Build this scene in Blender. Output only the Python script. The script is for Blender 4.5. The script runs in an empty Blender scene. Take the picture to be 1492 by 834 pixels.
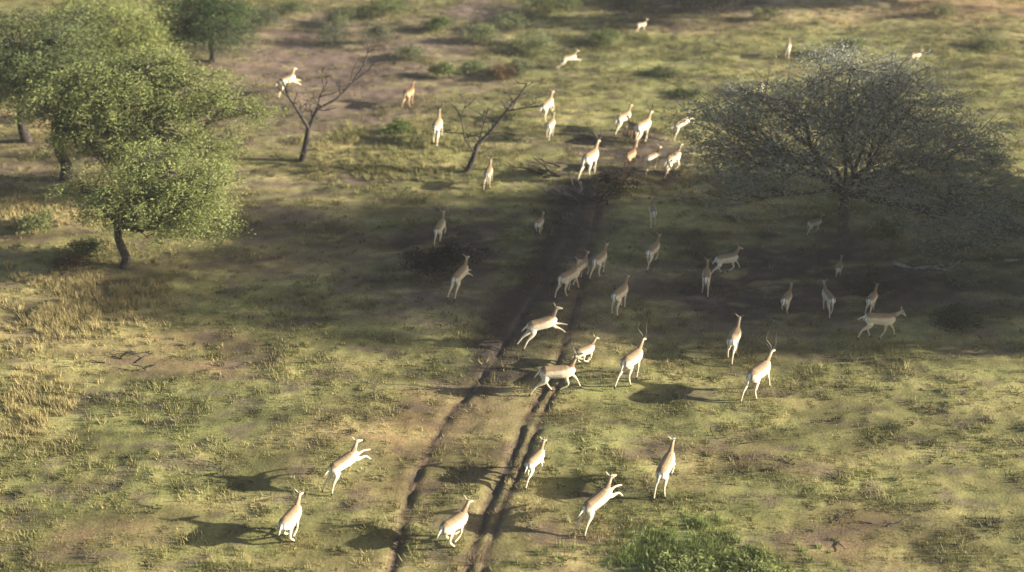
import bpy, bmesh, math, random
import numpy as np
from mathutils import Vector, Matrix

# ------------------------------------------------------------------ camera
CAM_H = 22.0
PITCH = math.radians(28.0)
FPX = 1913.0                      # focal length in pixels of the 1492 px wide photo
sc = bpy.context.scene
col = sc.collection
cd = bpy.data.cameras.new('camera')
cam = bpy.data.objects.new('camera', cd); col.objects.link(cam)
cam.location = (0, 0, CAM_H)
cam.rotation_euler = (math.pi/2 - PITCH, 0, 0)
cd.sensor_width = 36.0
cd.lens = 36.0*FPX/1492.0
cd.clip_end = 2000
cd.dof.use_dof = True
cd.dof.focus_distance = 39.0
cd.dof.aperture_fstop = 0.27
sc.camera = cam
sc.render.resolution_x = 1024; sc.render.resolution_y = 572

# ------------------------------------------------------------------ light
SUN_EL = math.radians(16.5); SUN_AZ = math.radians(2.5)
w = bpy.data.worlds.new('World'); sc.world = w; w.use_nodes = True
nt = w.node_tree; bg = nt.nodes['Background']
sky = nt.nodes.new('ShaderNodeTexSky'); sky.sky_type = 'NISHITA'; sky.sun_disc = False
sky.sun_elevation = SUN_EL; sky.sun_rotation = math.radians(92.5)
sky.air_density = 1.0; sky.dust_density = 2.5; sky.ozone_density = 0.6
nt.links.new(sky.outputs[0], bg.inputs['Color']); bg.inputs['Strength'].default_value = 0.05
sd = bpy.data.lights.new('sun', 'SUN'); sun = bpy.data.objects.new('sun', sd); col.objects.link(sun)
sd.energy = 5.0; sd.angle = math.radians(0.6); sd.color = (1.0, 0.91, 0.74)
dvec = Vector((-math.cos(SUN_EL)*math.cos(SUN_AZ), math.cos(SUN_EL)*math.sin(SUN_AZ), -math.sin(SUN_EL)))
sun.rotation_euler = dvec.to_track_quat('-Z', 'Y').to_euler()
sun.location = (60, -8, 40)
sc.view_settings.view_transform = 'Standard'; sc.view_settings.look = 'None'
sc.view_settings.gamma = 1.0; sc.view_settings.exposure = 1.84
sc.view_settings.use_curve_mapping = False

# ------------------------------------------------------------------ helpers
R = np.random.RandomState(7)
random.seed(7)

_lat = np.random.RandomState(3).rand(256, 256)
def vnoise(x, y):
    x = np.asarray(x, float); y = np.asarray(y, float)
    xi = np.floor(x).astype(int); yi = np.floor(y).astype(int)
    fx = x-xi; fy = y-yi
    fx = fx*fx*(3-2*fx); fy = fy*fy*(3-2*fy)
    a = _lat[xi & 255, yi & 255]; b = _lat[(xi+1) & 255, yi & 255]
    c = _lat[xi & 255, (yi+1) & 255]; d = _lat[(xi+1) & 255, (yi+1) & 255]
    return (a*(1-fx)+b*fx)*(1-fy) + (c*(1-fx)+d*fx)*fy
def fbm(x, y, s=1.0, o=4, ox=0.0):
    x = np.asarray(x, float)/s+ox; y = np.asarray(y, float)/s+ox*1.7
    t = 0; a = 0.5; n = 0
    for k in range(o):
        t = t+a*vnoise(x, y); n += a; a *= .5; x = x*2.03+11.3; y = y*2.03+5.1
    return t/n

def ground_at(px, py):
    u = (px-746)/FPX; v = (py-417)/FPX
    z = CAM_H/(math.sin(PITCH)+v*math.cos(PITCH))
    return (u*z, z*(math.cos(PITCH)-v*math.sin(PITCH)))
def on_plane(px, py, Y):
    """the point in the vertical plane at distance Y that stands at this spot of the photo"""
    u = (px-746)/FPX; v = (py-417)/FPX
    z = Y/(math.cos(PITCH)-v*math.sin(PITCH))
    return Vector((u*z, Y, CAM_H - z*(math.sin(PITCH)+v*math.cos(PITCH))))
def scale_at(py):
    v = (py-417)/FPX
    return FPX*(math.sin(PITCH)+v*math.cos(PITCH))/CAM_H

# wheel ruts, polylines in ground coordinates
def gp(l): return [ground_at(*p) for p in l]
RUT_L = gp([(545, 880), (572, 825), (598, 715), (622, 660), (655, 605), (690, 565), (722, 520), (752, 470), (785, 420), (815, 365), (838, 315), (852, 265)])
RUT_R = gp([(668, 880), (692, 800), (712, 735), (740, 680), (765, 615), (792, 570), (815, 520), (832, 470), (846, 420), (858, 365), (868, 310), (872, 268)])
RUT_R2 = gp([(690, 880), (712, 795), (738, 730), (762, 675), (786, 615), (806, 575), (826, 530)])
RUT_M = gp([(700, 566), (716, 530), (740, 480), (772, 420), (800, 365), (824, 315), (842, 270)])
def dist_poly(x, y, poly):
    d = np.full(np.shape(x), 1e9)
    for (ax, ay), (bx, by) in zip(poly[:-1], poly[1:]):
        vx, vy = bx-ax, by-ay; L = vx*vx+vy*vy
        t = np.clip(((x-ax)*vx+(y-ay)*vy)/L, 0, 1)
        d = np.minimum(d, np.hypot(x-ax-t*vx, y-ay-t*vy))
    return d
def rut_mask(x, y):
    n = fbm(x, y, .32, 3, 9.)-.5
    m = np.exp(-(dist_poly(x, y, RUT_L)/(.15+.22*n))**2)
    m = np.maximum(m, np.exp(-(dist_poly(x, y, RUT_R)/(.15+.22*n))**2))
    m = np.maximum(m, .9*np.exp(-(dist_poly(x, y, RUT_R2)/(.12+.18*n))**2))
    gap = np.clip((fbm(x, y, .9, 3, 41.)-.30)*6, .3, 1)
    return m*gap
def height(x, y):
    x = np.asarray(x, float); y = np.asarray(y, float)
    h = (fbm(x, y, 9., 2, 1.)-.5)*.5 + (fbm(x*.8, y, 1.6, 3, 4.)-.5)*.17 + (fbm(x, y, .42, 2, 7.)-.5)*.05
    return h - .10*rut_mask(x, y)
def H(x, y): return float(height(np.array([x]), np.array([y]))[0])
def G(px, py):
    x, y = ground_at(px, py); return Vector((x, y, H(x, y)))

def tag(o, label=None, cat=None, group=None, kind=None):
    if label: o['label'] = label
    if cat: o['category'] = cat
    if group: o['group'] = group
    if kind: o['kind'] = kind
    return o
def empty(name, loc):
    o = bpy.data.objects.new(name, None); col.objects.link(o); o.location = loc
    o.empty_display_size = .3
    return o
def mesh_np(name, v, f, mat=None, colr=None, smooth=False, parent=None):
    """v (n,3), f (m,k) arrays, colr (n,3) point colours"""
    me = bpy.data.meshes.new(name)
    v = np.asarray(v, np.float32); f = np.asarray(f, np.int32)
    me.vertices.add(len(v)); me.vertices.foreach_set('co', v.ravel())
    k = f.shape[1]
    me.loops.add(f.size); me.loops.foreach_set('vertex_index', f.ravel())
    me.polygons.add(len(f))
    me.polygons.foreach_set('loop_start', np.arange(0, f.size, k, dtype=np.int32))
    me.polygons.foreach_set('loop_total', np.full(len(f), k, np.int32))
    if smooth: me.polygons.foreach_set('use_smooth', np.ones(len(f), bool))
    if colr is not None:
        a = me.color_attributes.new('tone', 'FLOAT_COLOR', 'POINT')
        c = np.ones((len(v), 4), np.float32); c[:, :3] = colr
        a.data.foreach_set('color', c.ravel())
    me.update(calc_edges=True)
    if mat: me.materials.append(mat)
    o = bpy.data.objects.new(name, me); col.objects.link(o)
    if parent: o.parent = parent
    return o

class Tubes:
    """collects tapered tubes as quads"""
    def __init__(s): s.v = []; s.f = []; s.n = 0
    def tube(s, pts, rad, seg=6):
        pts = [Vector(p) for p in pts]; n = len(pts)
        base = s.n
        for i, p in enumerate(pts):
            t = (pts[min(i+1, n-1)]-pts[max(i-1, 0)])
            if t.length < 1e-6: t = Vector((0, 0, 1))
            t.normalize()
            a = t.cross(Vector((0.13, 1, 0.07)))
            if a.length < .2: a = t.cross(Vector((1, 0, 0)))
            a.normalize(); b = t.cross(a)
            for k in range(seg):
                an = 2*math.pi*k/seg
                q = p+(a*math.cos(an)+b*math.sin(an))*rad[i]
                s.v.append(q[:])
        for i in range(n-1):
            for k in range(seg):
                k2 = (k+1) % seg
                s.f.append((base+i*seg+k, base+i*seg+k2, base+(i+1)*seg+k2, base+(i+1)*seg+k))
        s.n += n*seg
    def build(s, name, mat, parent=None, off=Vector((0, 0, 0)), smooth=True):
        v = np.array(s.v)-np.array(off[:])
        return mesh_np(name, v, np.array(s.f), mat, None, smooth, parent)

# ------------------------------------------------------------------ materials
def new_mat(name):
    m = bpy.data.materials.new(name); m.use_nodes = True
    n = m.node_tree.nodes; l = m.node_tree.links
    return m, n, l, n['Principled BSDF']
def N(n, t, **k):
    x = n.new(t)
    for a, b in k.items(): setattr(x, a, b)
    return x

def ground_material():
    m, n, l, b = new_mat('savanna_ground')
    at = N(n, 'ShaderNodeAttribute', attribute_name='tone')
    tc = N(n, 'ShaderNodeTexCoord')
    no = N(n, 'ShaderNodeTexNoise'); no.inputs['Scale'].default_value = 2.3; no.inputs['Detail'].default_value = 9
    no.inputs['Roughness'].default_value = .7
    no2 = N(n, 'ShaderNodeTexNoise'); no2.inputs['Scale'].default_value = 14; no2.inputs['Detail'].default_value = 5
    l.new(tc.outputs['Object'], no.inputs['Vector']); l.new(tc.outputs['Object'], no2.inputs['Vector'])
    mr = N(n, 'ShaderNodeMapRange'); mr.inputs[1].default_value = .3; mr.inputs[2].default_value = .7
    mr.inputs[3].default_value = .72; mr.inputs[4].default_value = 1.28
    l.new(no.outputs['Fac'], mr.inputs[0])
    mr2 = N(n, 'ShaderNodeMapRange'); mr2.inputs[1].default_value = .3; mr2.inputs[2].default_value = .7
    mr2.inputs[3].default_value = .75; mr2.inputs[4].default_value = 1.22
    l.new(no2.outputs['Fac'], mr2.inputs[0])
    mu = N(n, 'ShaderNodeMath', operation='MULTIPLY'); l.new(mr.outputs[0], mu.inputs[0]); l.new(mr2.outputs[0], mu.inputs[1])
    vm = N(n, 'ShaderNodeVectorMath', operation='SCALE'); l.new(at.outputs['Color'], vm.inputs[0]); l.new(mu.outputs[0], vm.inputs['Scale'])
    l.new(vm.outputs[0], b.inputs['Base Color'])
    b.inputs['Roughness'].default_value = .95
    b.inputs['Specular IOR Level'].default_value = .15
    bp = N(n, 'ShaderNodeBump'); bp.inputs['Strength'].default_value = .35; bp.inputs['Distance'].default_value = .04
    l.new(no2.outputs['Fac'], bp.inputs['Height']); l.new(bp.outputs[0], b.inputs['Normal'])
    return m
def leaf_material(name, rough=.75, trans=.38):
    m, n, l, b = new_mat(name)
    at = N(n, 'ShaderNodeAttribute', attribute_name='tone')
    l.new(at.outputs['Color'], b.inputs['Base Color'])
    b.inputs['Roughness'].default_value = rough; b.inputs['Specular IOR Level'].default_value = .25
    tr = N(n, 'ShaderNodeBsdfTranslucent'); l.new(at.outputs['Color'], tr.inputs['Color'])
    mx = N(n, 'ShaderNodeMixShader'); mx.inputs[0].default_value = trans
    l.new(b.outputs[0], mx.inputs[1]); l.new(tr.outputs[0], mx.inputs[2])
    l.new(mx.outputs[0], n['Material Output'].inputs['Surface'])
    return m
def bark_material(name, c1, c2):
    m, n, l, b = new_mat(name)
    tc = N(n, 'ShaderNodeTexCoord'); no = N(n, 'ShaderNodeTexNoise')
    no.inputs['Scale'].default_value = 7; no.inputs['Detail'].default_value = 6
    l.new(tc.outputs['Object'], no.inputs['Vector'])
    cr = N(n, 'ShaderNodeValToRGB'); cr.color_ramp.elements[0].color = (*c1, 1); cr.color_ramp.elements[1].color = (*c2, 1)
    cr.color_ramp.elements[0].position = .35; cr.color_ramp.elements[1].position = .68
    l.new(no.outputs['Fac'], cr.inputs[0]); l.new(cr.outputs[0], b.inputs['Base Color'])
    b.inputs['Roughness'].default_value = .9
    bp = N(n, 'ShaderNodeBump'); bp.inputs['Strength'].default_value = .6; bp.inputs['Distance'].default_value = .04
    l.new(no.outputs['Fac'], bp.inputs['Height']); l.new(bp.outputs[0], b.inputs['Normal'])
    return m
def coat_material(name='antelope_coat', k=1.0):
    m, n, l, b = new_mat(name)
    at = N(n, 'ShaderNodeAttribute', attribute_name='tone')
    tc = N(n, 'ShaderNodeTexCoord'); no = N(n, 'ShaderNodeTexNoise')
    no.inputs['Scale'].default_value = 22; no.inputs['Detail'].default_value = 4
    l.new(tc.outputs['Object'], no.inputs['Vector'])
    mr = N(n, 'ShaderNodeMapRange'); mr.inputs[3].default_value = .6; mr.inputs[4].default_value = 1.35
    l.new(no.outputs['Fac'], mr.inputs[0])
    oi = N(n, 'ShaderNodeObjectInfo')
    mr2 = N(n, 'ShaderNodeMapRange'); mr2.inputs[3].default_value = .88; mr2.inputs[4].default_value = 1.1
    l.new(oi.outputs['Random'], mr2.inputs[0])
    mu = N(n, 'ShaderNodeMath', operation='MULTIPLY'); l.new(mr.outputs[0], mu.inputs[0]); l.new(mr2.outputs[0], mu.inputs[1])
    vm = N(n, 'ShaderNodeVectorMath', operation='SCALE'); l.new(at.outputs['Color'], vm.inputs[0]); l.new(mu.outputs[0], vm.inputs['Scale'])
    tn = N(n, 'ShaderNodeVectorMath', operation='MULTIPLY'); tn.inputs[1].default_value = (k, k**1.5, k**2)
    l.new(vm.outputs[0], tn.inputs[0]); l.new(tn.outputs[0], b.inputs['Base Color'])
    b.inputs['Roughness'].default_value = .65; b.inputs['Specular IOR Level'].default_value = .2
    return m
M_GROUND = ground_material()
M_LEAF = leaf_material('leaf')
M_GRASS = leaf_material('grass_blade', .7, .2)
M_BARK = bark_material('bark', (.045, .036, .027), (.12, .10, .08))
M_BARK_DARK = bark_material('dark_bark', (.018, .014, .012), (.06, .048, .038))
M_GREY = bark_material('grey_bark', (.075, .068, .060), (.17, .158, .14))
M_DEAD = bark_material('bleached_wood', (.14, .125, .105), (.34, .31, .27))
M_COAT = coat_material(); M_COAT_BROWN = coat_material('brown_coat', .58)
M_HORN = bark_material('horn', (.05, .042, .032), (.13, .11, .085))

# ------------------------------------------------------------------ the ground
C_OLIVE = np.array((.198, .182, .070)); C_GREEN = np.array((.155, .160, .058)); C_STRAW = np.array((.35, .285, .13))
C_DIRT = np.array((.185, .125, .070)); C_MAUVE = np.array((.135, .098, .078)); C_MUD_SHADE = np.array((.052, .041, .033))  # last one: track and bare mud, also shade painted into the ground
C_RED = np.array((.24, .13, .075)); C_TAN = np.array((.36, .27, .155)); C_LUSH = np.array((.14, .18, .05))
# patches: photo x, y, half width, half height, colour, strength
PATCH = [
    (560, 640, 180, 100, C_DIRT, .5), (690, 640, 90, 100, C_DIRT, .35), (560, 660, 60, 40, C_RED, .3), (260, 520, 150, 50, C_DIRT, .55),
    (520, 500, 90, 40, C_DIRT, .3), (120, 790, 90, 40, C_DIRT, .7), (1240, 770, 110, 40, C_DIRT, .75), (1080, 660, 160, 35, C_DIRT, .55),
    (830, 800, 90, 50, C_DIRT, .5), (80, 470, 130, 70, C_STRAW, .75), (60, 600, 90, 60, C_STRAW, .35), (150, 430, 90, 40, C_STRAW, .5),
    (300, 620, 170, 70, C_GREEN, .6), (930, 610, 110, 50, C_GREEN, .5), (1010, 810, 150, 50, C_LUSH, .9), (560, 500, 130, 40, C_GREEN, .5),
    (1350, 640, 220, 120, C_OLIVE, .5), (440, 85, 190, 85, C_MAUVE, 1.), (590, 110, 150, 55, C_MAUVE, .8), (480, 160, 110, 40, C_MAUVE, .6), (700, 25, 75, 28, C_MAUVE, .9),
    (660, 60, 120, 22, C_MAUVE, .5), (500, 210, 60, 40, C_STRAW, .5), (610, 215, 80, 30, C_GREEN, .45), (540, 240, 90, 20, C_STRAW, .4), (640, 245, 60, 14, C_STRAW, .4),
    (900, 90, 190, 70, C_GREEN, .75), (880, 130, 110, 40, C_OLIVE, .6), (1150, 60, 220, 35, C_GREEN, .5), (1010, 40, 90, 10, C_TAN, .6),
    (1220, 12, 240, 22, C_TAN, .8), (1420, 15, 120, 16, C_RED, .6), (975, 4, 130, 32, C_MUD_SHADE, 1.1), (1350, 130, 160, 80, C_GREEN, .6),  # dark entry at the top edge is a painted shadow
    (925, 228, 105, 36, C_MUD_SHADE, 1.1), (870, 200, 60, 20, C_MUD_SHADE, .5), (850, 290, 50, 50, C_MUD_SHADE, 1.), (815, 380, 60, 90, C_MUD_SHADE, .9), (750, 480, 55, 60, C_MUD_SHADE, .9), (720, 520, 50, 45, C_MUD_SHADE, .8), (700, 545, 45, 30, C_MUD_SHADE, .6),
    (650, 368, 90, 46, C_MUD_SHADE, 1.1), (700, 325, 70, 22, C_MUD_SHADE, .6), (1040, 270, 50, 30, C_STRAW, .45), (980, 160, 60, 40, C_GREEN, .4),  # dark entries left of the track paint the shade deeper
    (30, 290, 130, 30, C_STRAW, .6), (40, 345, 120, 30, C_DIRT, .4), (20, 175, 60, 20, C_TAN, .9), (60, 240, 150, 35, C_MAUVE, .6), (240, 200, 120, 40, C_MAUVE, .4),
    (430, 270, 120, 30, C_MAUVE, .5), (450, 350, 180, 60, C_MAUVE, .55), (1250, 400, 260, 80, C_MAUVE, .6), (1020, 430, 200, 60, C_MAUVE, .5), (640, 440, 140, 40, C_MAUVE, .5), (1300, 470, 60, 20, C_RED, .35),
    (1190, 405, 200, 62, C_MUD_SHADE, 1.), (1080, 440, 120, 40, C_MUD_SHADE, .8), (1400, 470, 110, 30, C_MUD_SHADE, .6), (590, 420, 80, 14, C_MUD_SHADE, .6), (480, 455, 90, 12, C_MUD_SHADE, .5), (430, 330, 110, 16, C_MUD_SHADE, .4), (560, 300, 120, 12, C_STRAW, .4), (480, 385, 120, 10, C_STRAW, .35), (640, 468, 90, 9, C_STRAW, .45), (880, 470, 70, 9, C_STRAW, .4), (990, 330, 60, 9, C_STRAW, .4), (1300, 560, 160, 30, C_GREEN, .3), (150, 385, 130, 20, C_DIRT, .4),  # near-black entries paint shade into the ground of the shaded band
]
def ground_tone(x, y):
    big = fbm(x, y, 4.0, 4, 2.)[..., None]; med = fbm(x*.5, y, 1.2, 4, 6.)[..., None]
    sm = fbm(x*.42, y, .42, 3, 13.)[..., None]
    c = C_OLIVE*(1-big)+C_GREEN*big
    t = np.clip((med-.52)*5, 0, 1)*.6; c = c*(1-t)+C_STRAW*t*.8
    xx = x+(fbm(x, y, 2.2, 3, 21.)-.5)*3.2; yy = y+(fbm(x, y, 2.2, 3, 31.)-.5)*3.2
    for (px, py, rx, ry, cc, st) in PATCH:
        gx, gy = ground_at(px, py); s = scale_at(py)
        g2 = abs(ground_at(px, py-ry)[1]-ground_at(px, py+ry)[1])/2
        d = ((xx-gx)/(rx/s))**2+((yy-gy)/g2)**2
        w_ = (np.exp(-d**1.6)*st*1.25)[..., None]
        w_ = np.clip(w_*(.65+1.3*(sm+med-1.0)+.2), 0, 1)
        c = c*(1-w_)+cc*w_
    # small bare spots and dry spots
    d = np.clip((sm-.57)*7, 0, 1)*.6; c = c*(1-d)+C_MAUVE*.85*d
    d = np.clip((.40-sm)*6, 0, 1)*.4; c = c*(1-d)+C_STRAW*.85*d
    ms = fbm(x*.33, y, .8, 3, 77.)[..., None]; c = c*np.clip(1+(ms-.5)*1.5, .6, 1.4)
    # trampled track
    tr = np.minimum(dist_poly(x, y, RUT_L), dist_poly(x, y, RUT_R))
    t = (np.exp(-(tr/.5)**2)*.35)[..., None]; c = c*(1-t)+C_DIRT*.8*t
    rm = np.exp(-(dist_poly(x, y, RUT_M)/(.9+.8*(fbm(x, y, 1., 3, 17.)-.5)))**2)[..., None]*.95*np.clip((y-32)/4, 0, 1)[..., None]
    c = c*(1-rm)+C_MUD_SHADE*.7*rm
    r = (rut_mask(x, y)*.92)[..., None]; c = c*(1-r)+C_MUD_SHADE*1.1*r
    return c
def axis(lo, hi, step, outer):
    a = np.arange(lo, hi, step); e = []; d = step; p = hi
    while p < hi+outer: e.append(p); d *= 1.35; p += d
    f = []; d = step; p = lo-step
    while p > lo-outer: f.append(p); d *= 1.35; p -= d
    return np.array(f[::-1]+list(a)+e)
gx = axis(-34, 34, .115, 320); gy = axis(22, 92, .13, 400)  # whole sheet about 700 m across
X, Y = np.meshgrid(gx, gy)
xf, yf = X.ravel(), Y.ravel()
V = np.stack([xf, yf, height(xf, yf)], 1)
nx, ny = len(gx), len(gy)
ii, jj = np.meshgrid(np.arange(nx-1), np.arange(ny-1))
a0 = (jj*nx+ii).ravel(); F = np.stack([a0, a0+1, a0+nx+1, a0+nx], 1)
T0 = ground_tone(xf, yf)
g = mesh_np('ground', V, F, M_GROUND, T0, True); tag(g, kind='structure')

# ruts: draped strips of churned dark soil
def rut_strip(poly, width, name):
    P = []
    for (ax, ay), (bx, by) in zip(poly[:-1], poly[1:]):
        n_ = max(2, int(math.hypot(bx-ax, by-ay)/.12))
        for i in range(n_): P.append((ax+(bx-ax)*i/n_, ay+(by-ay)*i/n_))
    P = np.array(P)
    for _ in range(6): P[1:-1] = (P[:-2]+P[1:-1]*2+P[2:])/4
    T = np.gradient(P, axis=0); T /= np.linalg.norm(T, axis=1)[:, None]
    Nn = np.stack([-T[:, 1], T[:, 0]], 1)
    k = np.arange(len(P))
    wl = width*(.1+1.5*fbm(k*.45, k*0, 1, 3, 3.)); wr = width*(.1+1.5*fbm(k*.45, k*0, 1, 3, 19.))
    cols = [-1, -.5, 0, .5, 1]; vs = []
    for c in cols:
        wd = np.where(c < 0, wl, wr)*c
        q = P+Nn*wd[:, None]
        vs.append(np.stack([q[:, 0], q[:, 1], height(q[:, 0], q[:, 1])+.012-.008*abs(c)], 1))
    vs = np.stack(vs, 1); n_ = len(P); v = vs.reshape(-1, 3); f = []
    gap = fbm(P[:, 0], P[:, 1], .55, 2, 55.) < .36
    for i in range(n_-1):
        if gap[i]: continue
        for j in range(4): f.append((i*5+j, i*5+j+1, (i+1)*5+j+1, (i+1)*5+j))
    tone = C_MUD_SHADE*1.15*(0.75+.6*fbm(v[:, 0], v[:, 1], .3, 2, 8.)[:, None])
    edge = np.tile(np.abs(np.array(cols)), n_)[:, None]; wear = np.clip(1.5*fbm(v[:, 0], v[:, 1], .5, 3, 71.)-.25, 0, 1)[:, None]
    gt = ground_tone(v[:, 0], v[:, 1]+0.0); k_ = np.clip(edge**1.5+wear*.45, 0, 1); gt = np.minimum(gt*1.5, C_DIRT*.8)
    tone = tone*(1-k_)+gt*k_
    o = mesh_np(name, v, np.array(f), M_GROUND, tone, True); tag(o, kind='structure'); return o
rut_strip(RUT_L, .12, 'vehicle_track'); rut_strip(RUT_R, .13, 'vehicle_track'); rut_strip(RUT_R2, .10, 'vehicle_track')

# ------------------------------------------------------------------ grass
def blades(cx, cy, n_each, rad, hgt, wid, tone, spread=.55):
    """n_each blades in each tuft: returns v, f, colour arrays"""
    m = len(cx); K = n_each
    a = R.rand(m, K)*2*np.pi; r = np.sqrt(R.rand(m, K))*rad[:, None]
    bx = cx[:, None]+r*np.cos(a); by = cy[:, None]+r*np.sin(a)
    bz = height(bx.ravel(), by.ravel()).reshape(m, K)-.01
    h = hgt[:, None]*(.45+.75*R.rand(m, K))
    la = a+R.randn(m, K)*.7; lean = spread*h*R.rand(m, K)
    tx = bx+lean*np.cos(la); ty = by+lean*np.sin(la); tz = bz+h*.9
    wa = R.rand(m, K)*np.pi; wd = wid*(.6+.8*R.rand(m, K))
    p0 = np.stack([bx-wd*np.cos(wa), by-wd*np.sin(wa), bz], -1)
    p1 = np.stack([bx+wd*np.cos(wa), by+wd*np.sin(wa), bz], -1)
    p2 = np.stack([tx, ty, tz], -1)
    v = np.stack([p0, p1, p2], 2).reshape(-1, 3)
    f = np.arange(len(v)).reshape(-1, 3)
    c = tone[:, None, :]*(.75+.5*R.rand(m, K, 1))
    c = np.repeat(c.reshape(-1, 3), 3, axis=0)
    return v, f, c
def sample_ground(n):
    yy = 24+R.rand(n)*62; xx = (R.rand(n)*2-1)*(yy*.44+4); return xx, yy
def visible_keep(x, y): return R.rand(len(x)) < (x*0+1)*((yy_w(y)))
def yy_w(y): return np.clip((y*.44+4)/(86*.44+4), 0, 1)

def grass(name, n, K, rad, h, wid, thr, sc_, seed, hue, lab, spread=.55):
    x, y = sample_ground(n)
    x, y = x[(k := R.rand(n) < yy_w(y)*1.0)], y[k]
    dens = fbm(x*.8, y, sc_, 3, seed)
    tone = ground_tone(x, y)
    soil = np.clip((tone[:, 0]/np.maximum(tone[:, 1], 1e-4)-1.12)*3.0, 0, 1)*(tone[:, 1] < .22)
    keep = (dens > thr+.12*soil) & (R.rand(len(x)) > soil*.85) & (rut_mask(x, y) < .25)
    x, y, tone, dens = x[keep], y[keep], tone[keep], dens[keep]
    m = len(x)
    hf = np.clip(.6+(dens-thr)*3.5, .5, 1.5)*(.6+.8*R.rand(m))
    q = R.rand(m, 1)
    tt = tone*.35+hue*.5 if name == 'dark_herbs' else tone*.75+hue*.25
    tt = np.where(q > (2. if name == 'dark_herbs' else .8), tt*.6+C_STRAW*.5, tt)
    tt = tt*(.8+.45*R.rand(m, 1))
    v, f, c = blades(x, y, K, rad*hf, h*hf, wid, tt, spread)
    o = mesh_np(name, v, f, M_GRASS, c)
    tag(o, lab, 'grass', kind='stuff'); return o
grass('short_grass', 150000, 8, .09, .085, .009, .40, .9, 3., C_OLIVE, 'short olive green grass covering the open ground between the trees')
grass('tussock_grass', 42000, 24, .16, .15, .011, .50, 1.1, 8., C_GREEN, 'low green and yellow grass tussocks dotted over the slope', .9)
grass('dark_herbs', 10000, 30, .15, .09, .018, .50, .7, 23., np.array((.075, .075, .04)), 'scattered low dark herbs and dry weeds flecking the grass', 1.1)
# tall straw grass at the left
def tall_patch(spots, name, lab, hue, h, n):
    xs = []; ys = []
    for (px, py, rx, ry, k) in spots:
        gx_, gy_ = ground_at(px, py); s = scale_at(py); g2 = abs(ground_at(px, py-ry)[1]-ground_at(px, py+ry)[1])/2
        m = int(n*k); a = R.rand(m)*2*np.pi; r = np.abs(R.randn(m))*.62
        xs.append(gx_+r*np.cos(a)*rx/s); ys.append(gy_+r*np.sin(a)*g2)
    x = np.concatenate(xs); y = np.concatenate(ys)
    dn = fbm(x, y, .9, 3, 61.); k = dn > .38+.3*R.rand(len(x)); x, y, dn = x[k], y[k], dn[k]
    m = len(x); hf = .6+.7*R.rand(m)
    v, f, c = blades(x, y, 22, .10*hf, h*hf, .010, np.array(hue)*(.75+.5*R.rand(m, 1)), .5)
    o = mesh_np(name, v, f, M_GRASS, c); tag(o, lab, 'grass', kind='stuff')
tall_patch([(70, 455, 150, 75, 1), (150, 430, 100, 40, .5), (40, 600, 110, 60, .35), (40, 300, 120, 35, .4)], 'dry_tall_grass', 'tall pale straw coloured grass on the left below the big tree', (.33, .275, .13), .26, 1300)
tall_patch([(500, 205, 60, 30, 1), (620, 210, 90, 30, 1), (560, 245, 110, 20, .8), (1040, 275, 60, 30, .6), (1330, 60, 160, 50, .8)], 'pale_bunch_grass', 'pale yellow green bunch grass around the two bare trees', (.25, .235, .10), .24, 800)
tall_patch([(1020, 812, 130, 45, 1)], 'lush_green_grass', 'lush bright green grass at the bottom right edge', (.17, .21, .07), .20, 1500)

# ------------------------------------------------------------------ trees and shrubs
def leaf_cloud(centres, radii, n_leaf, size, c1, c2, rs, squash=.75, lump=.33, aspect=1.35):
    """leaves in small clumps filling several ellipsoids"""
    vs = []; cs = []
    tot = sum(r[0]*r[1]*r[2] for r in radii)**(1.0)
    subs = []
    for c, r in zip(centres, radii):
        share = (r[0]*r[1]*r[2])/tot
        nl = int(n_leaf*share); ns = max(6, int(nl/120))
        d = rs.randn(ns, 3); d /= np.linalg.norm(d, axis=1)[:, None]
        rr = (.35+.65*rs.rand(ns)**.6)[:, None]
        sub = np.array(c[:])+d*rr*np.array(r); subs.append(sub)
        sr = lump*(.6+.9*rs.rand(ns))
        st = rs.rand(ns, 1)
        idx = rs.randint(0, ns, nl)
        off = rs.randn(nl, 3)*np.array([1, 1, .42])*sr[idx][:, None]
        off[:, 2] -= .18*(off[:, 0]**2+off[:, 1]**2)/np.maximum(sr[idx], .05)
        p = sub[idx]+off
        u = rs.randn(nl, 3); u /= np.linalg.norm(u, axis=1)[:, None]
        w_ = np.cross(u, rs.randn(nl, 3)); w_ /= np.linalg.norm(w_, axis=1)[:, None]
        s = size*(.6+.8*rs.rand(nl))[:, None]
        u[:, 2] = u[:, 2]*.6-.25
        q = np.stack([p-u*s*aspect, p-w_*s*.5/aspect, p+u*s*aspect, p+w_*s*.5/aspect], 1)
        vs.append(q.reshape(-1, 3))
        t = np.clip(st[idx]*.75+rs.rand(nl, 1)*.3, 0, 1)
        cc = np.array(c1)*(1-t)+np.array(c2)*t
        cs.append(np.repeat(cc, 4, axis=0))
    v = np.concatenate(vs); c = np.concatenate(cs)
    return v, np.arange(len(v)).reshape(-1, 4), c, subs
def bend(a, b, k, rs, amp):
    P = [a.lerp(b, i/k) for i in range(k+1)]
    L = (b-a).length
    for i in range(1, k):
        P[i] = P[i]+Vector(rs.randn(3))*L*amp
    return P
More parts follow.
